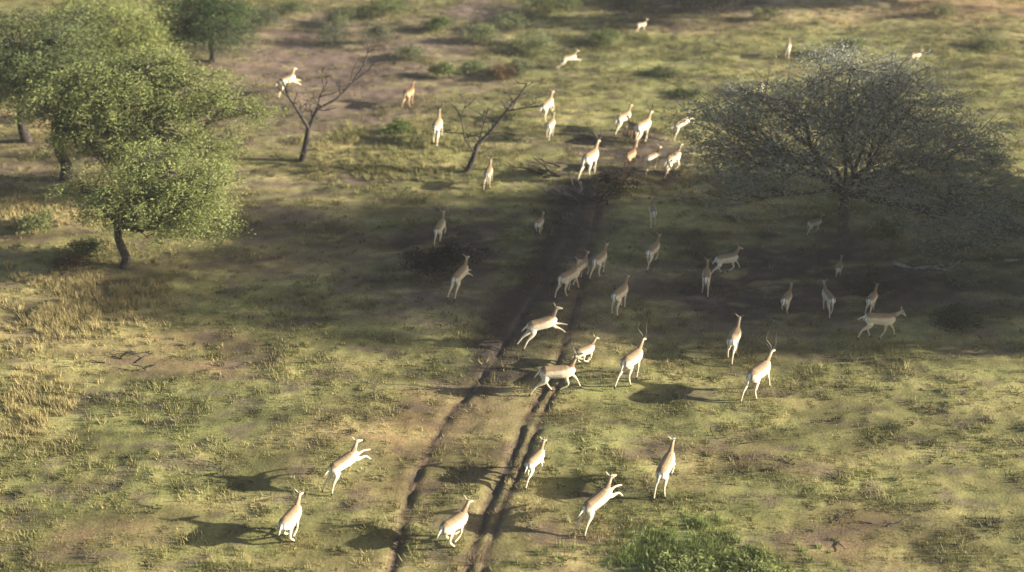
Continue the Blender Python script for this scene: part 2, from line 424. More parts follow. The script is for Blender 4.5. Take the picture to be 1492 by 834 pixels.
def tree(name, label, base, trunk_h, trunk_r, clumps, n_leaf, size, c1, c2, bark, cat='tree', group=None, seed=0,
         fork=None, lump=.33, twig=0, twig_len=.5, sub_every=1, lean=(0, 0), limb=.62):
    """clumps: (Vector centre, (rx, ry, rz))"""
    rs = np.random.RandomState(seed+100)
    root = empty(name, base); tag(root, label, cat, group)
    cen = [Vector(c) for c, r in clumps]; rad = [r for c, r in clumps]
    tb = Tubes()
    top = base+Vector((lean[0], lean[1], trunk_h))
    fk = fork or top
    P = bend(base-Vector((0, 0, .15)), top, 4, rs, .03)
    tb.tube(P, [trunk_r*1.35, trunk_r, trunk_r*.9, trunk_r*.82, trunk_r*.75], 9)
    v = f = None
    if n_leaf:
        v, f, c, subs = leaf_cloud(cen, rad, n_leaf, size, c1, c2, rs, lump=lump)
    else:
        subs = []
        for c_, r_ in zip(cen, rad):
            d = rs.randn(14, 3); d /= np.linalg.norm(d, axis=1)[:, None]
            subs.append(np.array(c_[:])+d*np.array(r_)*(.4+.6*rs.rand(14, 1)))
    for ci, c_ in enumerate(cen):
        q = bend(top, c_, 5, rs, .055)
        r0 = trunk_r*limb
        tb.tube(q, [r0*(1-.14*i) for i in range(6)], 7)
        for si, s_ in enumerate(subs[ci][::sub_every]):
            s_ = Vector(s_); j = rs.randint(2, 6)
            if (s_-q[j]).length > 4.5: continue
            tb.tube(bend(q[j], s_, 3, rs, .09), [r0*.30, r0*.20, r0*.13, .012], 4)
            for _ in range(twig):
                e = s_+Vector(rs.randn(3)*np.array([1, 1, .7]))*twig_len
                st = s_.lerp(q[j], rs.rand()*.5)
                tb.tube([st, st.lerp(e, .55)+Vector(rs.randn(3))*.05, e], [.016, .011, .004], 3)
    tb.build('trunk' if cat == 'tree' else 'stems', bark, root, base)
    if v is not None:
        mesh_np('crown' if cat == 'tree' else 'foliage', v-np.array(base[:]), f, M_LEAF, c, False, root)
    return root
def pc(px, py, Y, rx, rz, ry=None):
    return (on_plane(px, py, Y), (rx, ry if ry else rx, rz))

LG1, LG2 = (.13, .155, .052), (.27, .30, .105)      # bright thorn tree greens
DG1, DG2 = (.035, .055, .022), (.085, .115, .045)    # darker
GG1, GG2 = (.055, .056, .050), (.125, .128, .110)       # grey twiggy

# left foreground thorn tree
b = G(180, 388); Y0 = b.y
tree('thorn_tree', 'leafy green thorn tree with short dark trunk at lower left, nearest of the left trees', b, 1.7, .17,
     [pc(200, 290, Y0-.3, 1.7, .8, 1.6), pc(270, 300, Y0-.1, 1.7, .95, 1.5), pc(305, 270, Y0+.3, 1.1, .9), pc(150, 300, Y0, 1.1, .7),
      pc(245, 250, Y0+.6, 1.6, .7), pc(315, 320, Y0, .9, .45), pc(225, 225, Y0+1.2, 1.3, .6), pc(260, 325, Y0-.2, 1.1, .4), pc(120, 270, Y0+.5, 1.1, .5)],
     28000, .050, LG1, LG2, M_BARK_DARK, group='leafy trees on the left', seed=1, lump=.27)
# big one behind
b = G(95, 262); Y0 = b.y
tree('thorn_tree', 'broad pale green thorn tree whose crown slopes down right, middle of the left side', b, 2.6, .24,
     [pc(150, 130, Y0, 2.3, 1.2, 2.6), pc(210, 105, Y0+.3, 2.0, .9, 2.2), pc(270, 125, Y0, 1.8, .8), pc(330, 145, Y0-.2, 1.6, .7), pc(375, 165, Y0-.3, 1.0, .6),
      pc(240, 180, Y0-1, 1.9, .9), pc(300, 215, Y0-1.6, 1.5, .9), pc(170, 195, Y0-1.2, 1.6, .8), pc(90, 150, Y0-.3, 2.0, 1.1), pc(190, 235, Y0-2, 1.4, .6), pc(110, 205, Y0-1.4, 1.3, .5), pc(305, 250, Y0-2, 1.0, .7)],
     54000, .054, LG1, LG2, M_BARK_DARK, group='leafy trees on the left', seed=2, lump=.29)
b = G(40, 205); Y0 = b.y
tree('thorn_tree', 'dark green rounded tree at the upper left edge, leftmost of the left trees', b, 2.6, .22,
     [pc(20, 70, Y0, 2.6, 1.5), pc(80, 55, Y0+.5, 2.2, 1.2), pc(30, 125, Y0-.8, 2.0, 1.0), pc(95, 100, Y0-.6, 1.8, 1.0), pc(-50, 100, Y0, 2.0, 1.5)],
     32000, .060, DG1, (.15, .18, .07), M_BARK_DARK, group='leafy trees on the left', seed=3, lump=.4)
b = G(165, 120); Y0 = b.y
tree('thorn_tree', 'bright yellow green tree crown at the top left, farthest of the left trees', b, 2.0, .2,
     [pc(170, 30, Y0, 2.4, 1.1), pc(120, 15, Y0+.6, 2.0, 1.1), pc(210, 55, Y0-.4, 1.6, .9), pc(150, 68, Y0-.8, 1.9, .7)],
     18000, .064, (.14, .165, .055), (.27, .30, .10), M_BARK_DARK, group='leafy trees on the left', seed=4, lump=.4)
b = G(312, 92); Y0 = b.y
tree('dense_tree', 'dense dark green tree at the top edge behind the left trees', b, 1.2, .2,
     [pc(270, 25, Y0, 2.0, 1.4), pc(330, 40, Y0-.3, 1.8, 1.1), pc(305, 5, Y0+.5, 2.2, 1.2), pc(240, 50, Y0-.5, 1.3, .9)],
     22000, .060, (.030, .055, .020), (.075, .115, .04), M_BARK_DARK, seed=5, lump=.36)

# right grey tree
b = G(1222, 348); Y0 = b.y
tree('grey_tree', 'wide sparse grey twiggy tree on the right with ground showing through its crown', b, 2.0, .25,
     [pc(1080, 225, Y0, 2.0, 1.0, 2.2), pc(1055, 180, Y0+.5, 1.6, .9, 2.0), pc(1145, 145, Y0+.5, 2.1, 1.1, 2.4), pc(1225, 175, Y0+.2, 2.1, 1.2, 2.4),
      pc(1320, 165, Y0, 2.1, 1.2, 2.4), pc(1395, 215, Y0-.3, 2.0, 1.1, 2.2), pc(1165, 240, Y0-.8, 1.9, .8, 2.2), pc(1300, 245, Y0-.8, 1.9, .9, 2.2),
      pc(1430, 285, Y0-.8, 1.9, .9), pc(1090, 285, Y0-.7, 1.6, .55), pc(1360, 310, Y0-1., 1.8, .7), pc(1450, 335, Y0-1.2, 1.4, .6), pc(1240, 100, Y0+1, 2.0, .9), pc(1330, 110, Y0+1, 1.5, .7)],
     44000, .060, (.19, .20, .165), (.29, .305, .25), M_BARK, seed=6, lump=.55, twig=3, twig_len=.6, limb=.36)

# bare forked trees
def limbs_tree(label, base, limbs, seed, mat, group):
    rs = np.random.RandomState(seed)
    root = empty('bare_tree', base); tag(root, label, 'tree', group)
    tb = Tubes(); tw = tb
    for pts, r0, r1 in limbs:
        P = [on_plane(px, py, base.y+dy) for px, py, dy in pts]
        n = len(P); rr = [r0+(r1-r0)*i/(n-1) for i in range(n)]
        tb.tube(P, rr, 7)
        for i in range(1, n):
            for _ in range(3 if r0 < .13 else 1):
                s = P[i-1].lerp(P[i], rs.rand()); e = s+Vector((rs.randn()*.5, rs.randn()*.5, abs(rs.randn())*.45+.1))
                mid = s.lerp(e, .5)+Vector(rs.randn(3))*.07
                tw.tube([s, mid, e], [.028, .018, .007], 4)
                for _ in range(3):
                    e2 = mid+Vector((rs.randn()*.3, rs.randn()*.3, rs.rand()*.35))
                    tw.tube([mid, mid.lerp(e2, .5)+Vector(rs.randn(3))*.03, e2], [.013, .009, .004], 3)
    tb.build('trunk', mat, root, base)
    return root
b = G(440, 230)
limbs_tree('bare dark tree forking into a wide V, left of the two leafless trees', b,
    [([(440, 234, 0), (446, 210, 0), (450, 185, 0)], .15, .11),
     ([(450, 188, 0), (436, 165, -.2), (420, 140, -.3), (410, 115, -.3)], .09, .035), ([(420, 142, -.3), (404, 128, -.5)], .04, .02),
     ([(450, 188, 0), (462, 160, .2), (490, 145, .5), (512, 122, .8), (540, 100, 1.)], .085, .03),
     ([(512, 122, .8), (530, 95, .9), (538, 70, 1.1)], .04, .015), ([(462, 162, .2), (466, 140, 0), (478, 118, 0)], .04, .015)],
    11, M_BARK_DARK, 'leafless trees')
b = G(682, 250)
limbs_tree('bare dark tree leaning to the right, right of the two leafless trees', b,
    [([(680, 252, 0), (690, 230, 0), (696, 210, .1)], .14, .10),
     ([(696, 212, .1), (718, 188, .3), (738, 162, .5), (755, 142, .7), (768, 122, .9)], .085, .03),
     ([(738, 162, .5), (765, 157, .5), (792, 155, .4)], .04, .02),
     ([(692, 225, 0), (676, 200, -.2), (672, 170, -.2), (680, 148, -.1)], .035, .012), ([(696, 212, .1), (705, 180, 0), (712, 158, -.2)], .035, .012)],
    12, M_BARK_DARK, 'leafless trees')

FAR = [(1330, -12, 7.0, 4.4, 'leafy tree standing just above the top edge of the view, at right'),
       (1440, -8, 8.5, 4.6, 'taller leafy tree standing just above the top edge of the view, far right')]
# out of frame: what shades the middle of the picture
for i, (x, y, h, r, lab) in enumerate([
        (24.0, 40.0, 6.4, 3.2, 'leafy tree beyond the right edge of the view, nearest the camera'),
        (25.5, 43.4, 9.0, 4.2, 'leafy tree just beyond the right edge of the view, behind the nearest one'),
        (31.5, 40.9, 11.5, 4.4, 'very tall leafy tree beyond the right edge of the view'),
        (37.0, 42.6, 13.0, 5.0, 'second tallest leafy tree beyond the right edge of the view'),
        (43.0, 39.6, 15.5, 4.6, 'tallest leafy tree, farthest out beyond the right edge of the view'),
        (34.5, 39.4, 16.0, 3.9, 'slender tall leafy tree beyond the right edge, nearest the camera of the tall ones'),
        (46.0, 43.5, 17.5, 4.6, 'leafy tree far beyond the right edge, behind the farthest tall one'),
        (31.0, 47.5, 8.0, 3.6, 'leafy tree beyond the right edge of the view, level with the grey tree')]):
    z = H(x, y); b = Vector((x, y, z))
    tree('shade_tree', lab, b, h*.35, .28,
         [(b+Vector((0, 0, h*.75)), (r, r, h*.22)), (b+Vector((-r*.6, r*.3, h*.6)), (r*.6, r*.6, h*.2)), (b+Vector((r*.6, -r*.3, h*.62)), (r*.6, r*.6, h*.2)),
          (b+Vector((0, -r*.4, h*.45)), (r*.75, r*.5, h*.2)), (b+Vector((0, r*.4, h*.40)), (r*.75, r*.5, h*.2))],
         12000, .19, DG1, DG2, M_BARK, group='leafy trees beyond the right edge', seed=20+i, lump=.6)

for i, (px, py, h, r, lab) in enumerate(FAR):
    b = G(px, py)
    tree('shade_tree', lab, b, h*.35, .28, [(b+Vector((0, 0, h*.75)), (r, r, h*.22)), (b+Vector((-r*.6, -r*.3, h*.6)), (r*.7, r*.6, h*.22)),
         (b+Vector((r*.6, r*.3, h*.62)), (r*.7, r*.6, h*.2)), (b+Vector((0, -r*.4, h*.42)), (r*.8, r*.5, h*.2))], 12000, .17, DG1, DG2, M_BARK, seed=40+i, lump=.6)
def shrub(px, py, rx, rz, c1, c2, label, n=1800, size=.05, name='shrub', group='shrubs', seed=0, lump=.18, k=4, bark=M_BARK):
    b = G(px, py); rs = np.random.RandomState(seed+500); cl = []
    for i in range(k):
        a = rs.rand()*6.28; r = rs.rand()**.5
        cl.append((b+Vector((math.cos(a)*r*rx*.55, math.sin(a)*r*rx*.5, rz*(.75+.45*rs.rand()))), (rx*.55, rx*.5, rz*.5)))
    return tree(name, label, b, rz*.35, .035, cl, n, size, c1, c2, bark, cat='shrub', group=group, seed=seed, lump=lump)
PG1, PG2 = (.095, .115, .050), (.21, .235, .11)
BR1, BR2 = (.050, .034, .022), (.13, .085, .05)
SH = [
    (655, 112, 1.05, .55, (.12, .14, .05), (.25, .27, .11), 'rounded pale yellow green shrub above the herd, left of a brown one', 2400),
    (728, 113, .75, .50, BR1, (.17, .11, .055), 'reddish brown shrub just right of the rounded pale one', 2000),
    (578, 192, .62, .42, (.075, .11, .03), (.15, .19, .055), 'small round green shrub between the two leafless trees', 1700),
    (690, 100, .8, .40, PG1, PG2, 'pale grey green shrub wedged between the rounded one and the brown one, slightly behind', 1700),
    (770, 70, 1.5, .55, PG1, PG2, 'spreading pale grey green shrub upper centre, nearest the top antelope in the open', 2800),
    (700, 62, 1.4, .60, PG1, PG2, 'spreading pale grey green shrub below the brown bare patch at the top', 2800),
    (630, 45, 1.1, .50, (.07, .10, .035), (.14, .18, .06), 'mid green shrub left of the brown bare patch at the top', 2200),
    (800, 22, 2.0, .75, (.08, .11, .035), (.17, .21, .07), 'large green shrub at the top edge left of the dark added shrubs', 3600),
    (560, 20, 2.0, .7, (.075, .10, .035), (.17, .2, .07), 'green shrub at the top edge right of the mauve bare ground', 3400),
    (430, 18, 1.4, .5, (.06, .08, .035), (.14, .16, .07), 'low dull green shrub at the top edge on the mauve bare ground', 2200),
    (935, 34, 2.6, 1.7, (.016, .018, .014), (.045, .05, .032), 'dark shrub added for shadow at the top edge, left one of the dark pair', 9000),  # this dark pair stands in for the shadow of an unseen tree
    (1045, 30, 2.9, 1.6, (.018, .017, .015), (.05, .045, .034), 'dark brownish shrub added for shadow at the top edge, right one of the dark pair', 9000),
    (1240, 82, .9, .8, (.08, .10, .035), (.17, .2, .07), 'yellow green upright shrub standing behind the grey tree crown near the top', 2200),
    (1120, 30, 1.1, .5, (.09, .10, .04), (.2, .2, .085), 'yellowish shrub at the top edge beside the dark added shrubs', 1900),
    (1370, 25, 1.3, .5, (.085, .10, .04), (.19, .2, .08), 'yellowish low shrub near the top right on the pale sandy ground', 2000),
    (905, 268, 1.1, .38, (.020, .017, .014), (.06, .048, .036), 'dark scrubby brown shrub where the track ends, right below the tight group', 2600),
    (1290, 338, .75, .40, PG1, PG2, 'pale green shrub under the right side of the grey tree', 1600),
    (1462, 335, .9, .40, (.13, .14, .10), (.26, .28, .2), 'silvery shrub at the right edge beyond the grey tree', 1700),
    (1402, 415, .55, .40, (.11, .12, .07), (.22, .23, .15), 'small silvery shrub right of the fallen pale log', 1200),
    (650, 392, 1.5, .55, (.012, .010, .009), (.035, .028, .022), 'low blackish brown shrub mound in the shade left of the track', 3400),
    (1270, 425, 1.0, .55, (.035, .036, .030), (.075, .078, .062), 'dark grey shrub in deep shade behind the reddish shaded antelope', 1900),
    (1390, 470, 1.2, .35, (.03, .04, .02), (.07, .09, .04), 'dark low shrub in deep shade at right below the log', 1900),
    (60, 335, .8, .45, (.09, .11, .04), (.19, .21, .08), 'pale green shrub at the left edge beside the nearest thorn tree', 1700),
    (100, 395, .6, .40, BR1, BR2, 'brown dry shrub left of the nearest thorn tree trunk', 1200),
    (130, 372, .7, .45, (.045, .065, .025), (.10, .13, .05), 'dark green shrub against the nearest thorn tree trunk', 1400),
    (60, 175, .8, .6, BR1, (.10, .09, .05), 'brown twiggy shrub beneath the leftmost tree', 1300),
    (985, 838, 1.3, .17, (.15, .175, .06), (.24, .28, .10), 'bright green leafy shrub at the bottom edge, left one of the two', 2400),
    (1095, 846, 1.3, .18, (.15, .175, .06), (.25, .28, .10), 'bright green leafy shrub at the bottom edge, right one of the two', 2600),
    (380, 45, 1.5, .8, (.06, .075, .04), (.13, .145, .08), 'dull grey green shrub right of the dense dark tree at the top', 2600),
    (480, 62, 1.3, .7, (.06, .07, .045), (.13, .14, .09), 'dull grey green shrub on the mauve bare ground above the forked bare tree', 2000),
    (545, 60, 1.2, .8, (.065, .075, .045), (.14, .15, .09), 'grey green shrub above the reddish trotting antelope', 2000),
    (610, 82, 1.3, .5, (.085, .10, .05), (.18, .19, .10), 'pale green low shrub left of the rounded pale yellow green one', 2200),
    (760, 105, 1.0, .5, (.085, .10, .05), (.18, .19, .10), 'pale green low shrub right of the reddish brown one', 1900),
    (870, 60, 1.2, .5, (.075, .10, .035), (.16, .19, .07), 'green shrub between the top antelope pair in the upper centre', 2200),
    (740, 40, 1.5, .6, (.08, .10, .045), (.17, .19, .09), 'grey green shrub right of the brown bare patch at the top', 2600),
    (500, 36, 1.6, .6, (.07, .085, .04), (.15, .165, .08), 'wide green shrub near the top edge, left of centre', 2500),
    (960, 112, 1.0, .18, (.035, .05, .018), (.08, .10, .035), 'low dark green shrub strip on the green slope above the tight group', 1400),
    (1000, 140, 1.1, .18, (.035, .05, .018), (.08, .10, .035), 'low dark green shrub strip left of the grey tree crown, above the leaping antelope', 1400),
    (1430, 70, 1.2, .4, (.08, .10, .04), (.17, .18, .07), 'low yellow green shrub near the upper right corner', 1700),
    (1445, 250, 1.0, .5, (.06, .075, .035), (.13, .145, .07), 'dull green shrub right of the grey tree crown at the right edge', 1800),
]
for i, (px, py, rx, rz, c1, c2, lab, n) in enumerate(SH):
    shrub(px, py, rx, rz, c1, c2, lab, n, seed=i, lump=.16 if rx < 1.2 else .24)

# dead wood
def deadwood(name, label, px, py, n, L, r, seed, mat, flat=.25, ang=None, group=None, spread=.5):
    b = G(px, py); root = empty(name, b); tag(root, label, 'dead wood', group)
    rs = np.random.RandomState(seed)
    for i in range(n):
        tb = Tubes(); tw = tb
        a = rs.rand()*6.28 if ang is None else ang+rs.randn()*.35
        s = b+Vector((rs.randn()*spread, rs.randn()*spread*.7, 0)); s.z = H(s.x, s.y)+r
        l = L*(.6+.6*rs.rand()); e = s+Vector((math.cos(a)*l, math.sin(a)*l, l*flat*rs.rand()))
        e.z = max(e.z, H(e.x, e.y)+r*.5)
        P = bend(s, e, 4, rs, .035); tb.tube(P, [r, r*.9, r*.72, r*.5, r*.25], 6)
        for _ in range(5):
            j = rs.randint(1, 5); q = P[j]; d = Vector((math.cos(a+rs.randn()*.9), math.sin(a+rs.randn()*.9), .5*rs.rand()+.1))
            tw.tube([q, q+d*l*.16, q+d*l*.3+Vector(rs.randn(3))*.04], [r*.4, r*.28, r*.1], 4)
        tb.build('branch', mat, root, b)
    return root
deadwood('fallen_branches', 'tangle of pale fallen branches on the track below the tight group of antelopes', 838, 285, 9, .95, .035, 1, M_GREY, .6, 2.2, spread=.4)
deadwood('dead_bush', 'dark leafless branching bush standing at the head of the track', 862, 290, 12, 1.1, .035, 8, M_BARK_DARK, 1.3, spread=.35)
deadwood('fallen_branches', 'dark brushwood lying left of the track head beside the dark soil', 800, 250, 7, 1.2, .045, 2, M_BARK_DARK, .2, 2.7, spread=.4)
deadwood('fallen_branches', 'dark dry twigs lying on bare ground below the tall straw grass at left', 215, 520, 8, .7, .025, 3, M_BARK_DARK, .35, spread=.45)
deadwood('fallen_log', 'pale bleached fallen log in the shade below the grey tree, at right', 1300, 386, 1, 2.3, .09, 4, M_DEAD, .02, -.35, spread=0)
deadwood('fallen_log', 'thin pale fallen log at the right edge below the silvery shrub', 1462, 385, 1, 1.6, .06, 5, M_DEAD, .02, .1, spread=0)
deadwood('fallen_branches', 'small dry twigs standing in the sun left of the vehicle track', 545, 582, 5, .35, .014, 6, M_BARK_DARK, 1.6, spread=.18)
deadwood('fallen_branches', 'dark dry brush on brown soil at the bottom right, below the antelopes', 1235, 775, 5, .6, .02, 7, M_BARK_DARK, .2, spread=.5)

# ------------------------------------------------------------------ antelopes
class Solid:
    """closed lofted tubes, later merged to one skin by a voxel remesh"""
    def __init__(s): s.v = []; s.f = []
    def loft(s, pts, rad, seg=12, side=Vector((0, 1, 0))):
        pts = [Vector(p) for p in pts]; n = len(pts); base = len(s.v)
        for i, p in enumerate(pts):
            t = (pts[min(i+1, n-1)]-pts[max(i-1, 0)]).normalized()
            a = (side-t*side.dot(t)).normalized(); b_ = t.cross(a)
            ra, rb = rad[i] if isinstance(rad[i], tuple) else (rad[i], rad[i])
            for k in range(seg):
                an = 2*math.pi*k/seg
                s.v.append(p+a*math.cos(an)*ra+b_*math.sin(an)*rb)
        for i in range(n-1):
            for k in range(seg):
                k2 = (k+1) % seg
                s.f.append((base+i*seg+k, base+i*seg+k2, base+(i+1)*seg+k2, base+(i+1)*seg+k))
        s.f.append(tuple(base+k for k in range(seg))[::-1]); s.f.append(tuple(base+(n-1)*seg+k for k in range(seg)))
def densify(pts, rad, k=4):
    """smooth (Catmull-Rom) resampling of points and radii"""
    n = len(pts); P = []; Q = []
    pts = [Vector(p) for p in pts]; rad = [r if isinstance(r, tuple) else (r, r) for r in rad]
    def cr(a, b_, c, d, t): return .5*((2*b_)+(c-a)*t+(2*a-5*b_+4*c-d)*t*t+(3*b_-a-3*c+d)*t**3)
    for i in range(n-1):
        a, b_, c, d = pts[max(i-1, 0)], pts[i], pts[i+1], pts[min(i+2, n-1)]
        for j in range(k):
            t = j/k; P.append(cr(a, b_, c, d, t))
            Q.append(tuple(rad[i][m]+(rad[i+1][m]-rad[i][m])*t for m in (0, 1)))
    P.append(pts[-1]); Q.append(rad[-1]); return P, Q

def chain(p, lens, angs, y, spread=0.0):
    out = [Vector((p[0], y, p[1]))]
    for L, a in zip(lens, angs):
        a = math.radians(a); q = out[-1]
        out.append(q+Vector((math.sin(a)*L, spread*L, -math.cos(a)*L)))
    return out
POSES = {
    # hind left, hind right, fore left, fore right, body pitch, neck angle, tail angle
    'stand':  ([28, -33, 6, 18], [22, -38, 2, 14], [-20, 6, 0, 15], [-24, 0, -2, 12], 0, 58, -80),
    'walk':   ([42, -18, 20, 30], [12, -56, -22, 0], [-5, 26, 14, 24], [-32, -6, -24, -14], 0, 52, -75),
    'extend': ([-22, -62, -48, -52], [-6, -52, -38, -40], [22, 66, 60, 62], [8, 48, 38, 34], 10, 48, -20),
    'gather': ([62, -8, 48, 54], [50, -22, 36, 46], [-12, 12, -86, -100], [-30, -10, -62, -66], -4, 50, -40),
    'leap':   ([-26, -60, -44, -40], [-10, -46, -34, -30], [44, 84, 60, 50], [28, 70, 30, 10], 15, 44, -10),
    'push':   ([10, -48, -22, -10], [24, -40, 0, 12], [30, 44, -44, -66], [14, 28, -64, -76], 8, 48, -30),
    'canter': ([46, -24, 26, 34], [-6, -60, -42, -34], [26, 36, 20, 22], [-26, 10, -62, -66], 3, 54, -45),
    'trot':   ([40, -26, 18, 26], [0, -58, -50, -40], [-28, -6, -16, -6], [18, 34, -30, -36], 2, 60, -60),
    'trot2':  ([6, -52, -34, -20], [36, -22, 16, 24], [20, 38, -26, -40], [-24, -2, -12, -4], -1, 50, -55),
    'walk2':  ([8, -50, -20, -6], [38, -22, 16, 26], [-30, -8, -22, -10], [4, 24, 16, 24], 1, 44, -65),
    'gather2': ([50, -20, 40, 50], [66, 0, 54, 60], [0, 34, -60, -84], [-20, 0, -80, -96], 1, 42, -30),
    'extend2': ([-30, -58, -40, -36], [-14, -66, -54, -60], [36, 60, 48, 50], [24, 80, 64, 56], 5, 40, -15),
    'low':    ([40, -18, 20, 28], [10, -54, -22, 0], [18, 34, 20, 24], [-30, -4, -30, -20], -2, 22, -20),
}
BACK = np.array((.235, .165, .098)); FLANK = np.array((.53, .475, .35)); PALE = np.array((.74, .69, .58)); LEG = np.array((.56, .48, .34))
HEADS = {}
def antelope_mesh(pose, key):
    hl, hr, fl, fr, pitch, na, ta = POSES[pose]
    S = Solid()
    # trunk
    P, Q = densify([(-.53, 0, .80), (-.49, 0, .79), (-.36, 0, .775), (-.15, 0, .755), (.10, 0, .735), (.28, 0, .74), (.40, 0, .775), (.47, 0, .81)],
                   [(.04, .045), (.11, .125), (.165, .185), (.172, .186), (.178, .202), (.155, .205), (.105, .16), (.055, .085)])
    S.loft(P, Q, 16)
    # neck and head
    a = math.radians(na); nb = Vector((.36, 0, .86)); nd = Vector((math.cos(a), 0, math.sin(a)))
    up = Vector((-math.sin(a), 0, math.cos(a)))
    hb = nb+nd*.33
    P, Q = densify([nb-nd*.14-Vector((0, 0, .03)), nb, nb+nd*.13+up*.01, nb+nd*.25+up*.02, hb+up*.03], [(.09, .13), (.075, .105), (.056, .075), (.045, .056), (.043, .05)])
    S.loft(P, Q, 12)
    ha = math.radians(-24 if na > 30 else -40); hd = Vector((math.cos(ha), 0, math.sin(ha))); hu = Vector((-math.sin(ha), 0, math.cos(ha)))
    h0 = hb+up*.035-hd*.03
    P, Q = densify([h0-hd*.03, h0+hd*.02, h0+hd*.09, h0+hd*.17-hu*.008, h0+hd*.235-hu*.012, h0+hd*.255-hu*.014],
                   [(.025, .03), (.052, .058), (.048, .054), (.030, .036), (.022, .026), (.012, .016)])
    S.loft(P, Q, 12)
    for s in (-1, 1):   # ears
        e0 = h0+hu*.035+Vector((0, s*.035, 0))-hd*.01; ed = (Vector((0, s, 0))*.75+hu*.6-hd*.35).normalized()
        P, Q = densify([e0, e0+ed*.05, e0+ed*.11, e0+ed*.155], [(.014, .012), (.030, .013), (.025, .011), (.006, .006)])
        S.loft(P, Q, 8, side=hd)
    # tail
    t0 = Vector((-.50, 0, .84)); tr = math.radians(ta); td = Vector((-math.cos(tr), 0, math.sin(tr)))
    S.loft([t0-td*.03, t0+td*.06, t0+td*.16+Vector((0, 0, -.02)), t0+td*.25+Vector((0, 0, -.05))], [.022, .024, .022, .010], 8)
    hooves = []
    for ang, y in ((hl, .085), (hr, -.085)):
        c = chain((-.37, .77), (.23, .27, .255, .085), ang, y, .04 if y > 0 else -.04)
        h = c[-1]; hooves.append(h)
        P, Q = densify([c[0]+Vector((0, 0, .05)), c[0], c[1], c[2], c[3], h, h+(h-c[3]).normalized()*.035],
                       [(.05, .08), (.080, .145), (.062, .095), (.027, .036), (.023, .026), (.026, .030), (.018, .024)], 5)
        # fuller upper leg, thin below
        S.loft(P, Q, 10)
        S.loft([c[1], c[1].lerp(c[2], .35), c[2]], [(.052, .08), (.042, .058), (.022, .03)], 10)
    for ang, y in ((fl, .075), (fr, -.075)):
        c = chain((.31, .75), (.20, .25, .215, .085), ang, y, .0)
        h = c[-1]; hooves.append(h)
        P, Q = densify([c[0]+Vector((0, 0, .04)), c[0], c[1], c[2], c[3], h, h+(h-c[3]).normalized()*.035],
                       [(.04, .07), (.060, .11), (.045, .064), (.026, .030), (.021, .024), (.025, .029), (.018, .024)], 5)
        S.loft(P, Q, 10)
    me = bpy.data.meshes.new('body'); me.from_pydata([v[:] for v in S.v], [], S.f); me.update()
    o = bpy.data.objects.new('tmp', me); col.objects.link(o)
    m = o.modifiers.new('r', 'REMESH'); m.mode = 'VOXEL'; m.voxel_size = .0125; m.use_smooth_shade = True
    m2 = o.modifiers.new('s', 'SMOOTH'); m2.factor = .5; m2.iterations = 3
    dg = bpy.context.evaluated_depsgraph_get()
    out = bpy.data.meshes.new_from_object(o.evaluated_get(dg)); bpy.data.objects.remove(o)
    out.name = 'antelope_body'
    n = len(out.vertices); co = np.empty(n*3, np.float32); out.vertices.foreach_get('co', co); co = co.reshape(-1, 3).astype(float)
    x, y, z = co.T
    def sm(e0, e1, t): t = np.clip((t-e0)/(e1-e0), 0, 1); return (t*t*(3-2*t))[:, None]
    c = FLANK+(BACK-FLANK)*sm(.80, .90, z+.06*(fbm(x, y+z, .10, 3, 2.)-.5))
    torso = ((x > -.52) & (x < .46))[:, None]
    zz_ = z+.03*np.sin(x*9+1)+.05*(fbm(x+y, z, .12, 2, 5.)-.5)
    low = 1-sm(.58, .76, zz_)
    leg_ = (1-sm(.54, .62, z))
    c = c+(PALE-c)*(low*torso*(1-leg_*.0))
    c = c*(1-leg_)+LEG*leg_
    # neck front pale, head mid
    fwd = sm(.44, .52, x)*sm(.80, .9, z); c = c*(1-fwd*.5)+FLANK*1.05*fwd*.5
    # white rump with dark side stripes
    rp = (1-sm(-.50, -.455, x))*sm(.60, .68, z); c = c*(1-rp)+PALE*rp
    st = np.exp(-((np.abs(y)-.062)/.014)**2)[:, None]*(1-sm(-.49, -.45, x))*sm(.62, .68, z); c = c*(1-st)+np.array((.03, .022, .018))*st
    for h in hooves:
        d = np.linalg.norm(co-np.array(h[:]), axis=1); k = np.clip((.065-d)/.02, 0, 1)[:, None]; c = c*(1-k)+np.array((.03, .025, .02))*k
    hd_, hu_ = np.array(hd[:]), np.array(hu[:])
    for s in (-1, 1):   # eyes
        e = np.array(h0[:])+hd_*.055+hu_*.018+np.array((0, s*.048, 0)); d = np.linalg.norm(co-e, axis=1)
        k = (d < .019)[:, None]; c = np.where(k, np.array((.01, .008, .006)), c)
    nz = np.array(h0[:])+hd_*.255-hu_*.014; d = np.linalg.norm(co-nz, axis=1); c = np.where((d < .025)[:, None], np.array((.02, .016, .014)), c)
    # pitch about the middle, then rest the lowest hoof on the ground
    pr = math.radians(pitch); cx_, cz_ = -.1, .75
    X2 = cx_+(x-cx_)*math.cos(pr)-(z-cz_)*math.sin(pr); Z2 = cz_+(x-cx_)*math.sin(pr)+(z-cz_)*math.cos(pr)
    lo = Z2.min(); co2 = np.stack([X2, y, Z2-lo-.015], 1)
    out.vertices.foreach_set('co', co2.astype(np.float32).ravel())
    at = out.color_attributes.new('tone', 'FLOAT_COLOR', 'POINT'); cc = np.ones((n, 4), np.float32); cc[:, :3] = c
    at.data.foreach_set('color', cc.ravel())
    out.materials.clear(); out.materials.append(M_COAT); out.polygons.foreach_set('use_smooth', np.ones(len(out.polygons), bool)); out.update()
    def tf(p):
        return Vector((cx_+(p.x-cx_)*math.cos(pr)-(p.z-cz_)*math.sin(pr), p.y, cz_+(p.x-cx_)*math.sin(pr)+(p.z-cz_)*math.cos(pr)-lo-.015))
    # lyre horns, one mesh per side
    hm = []
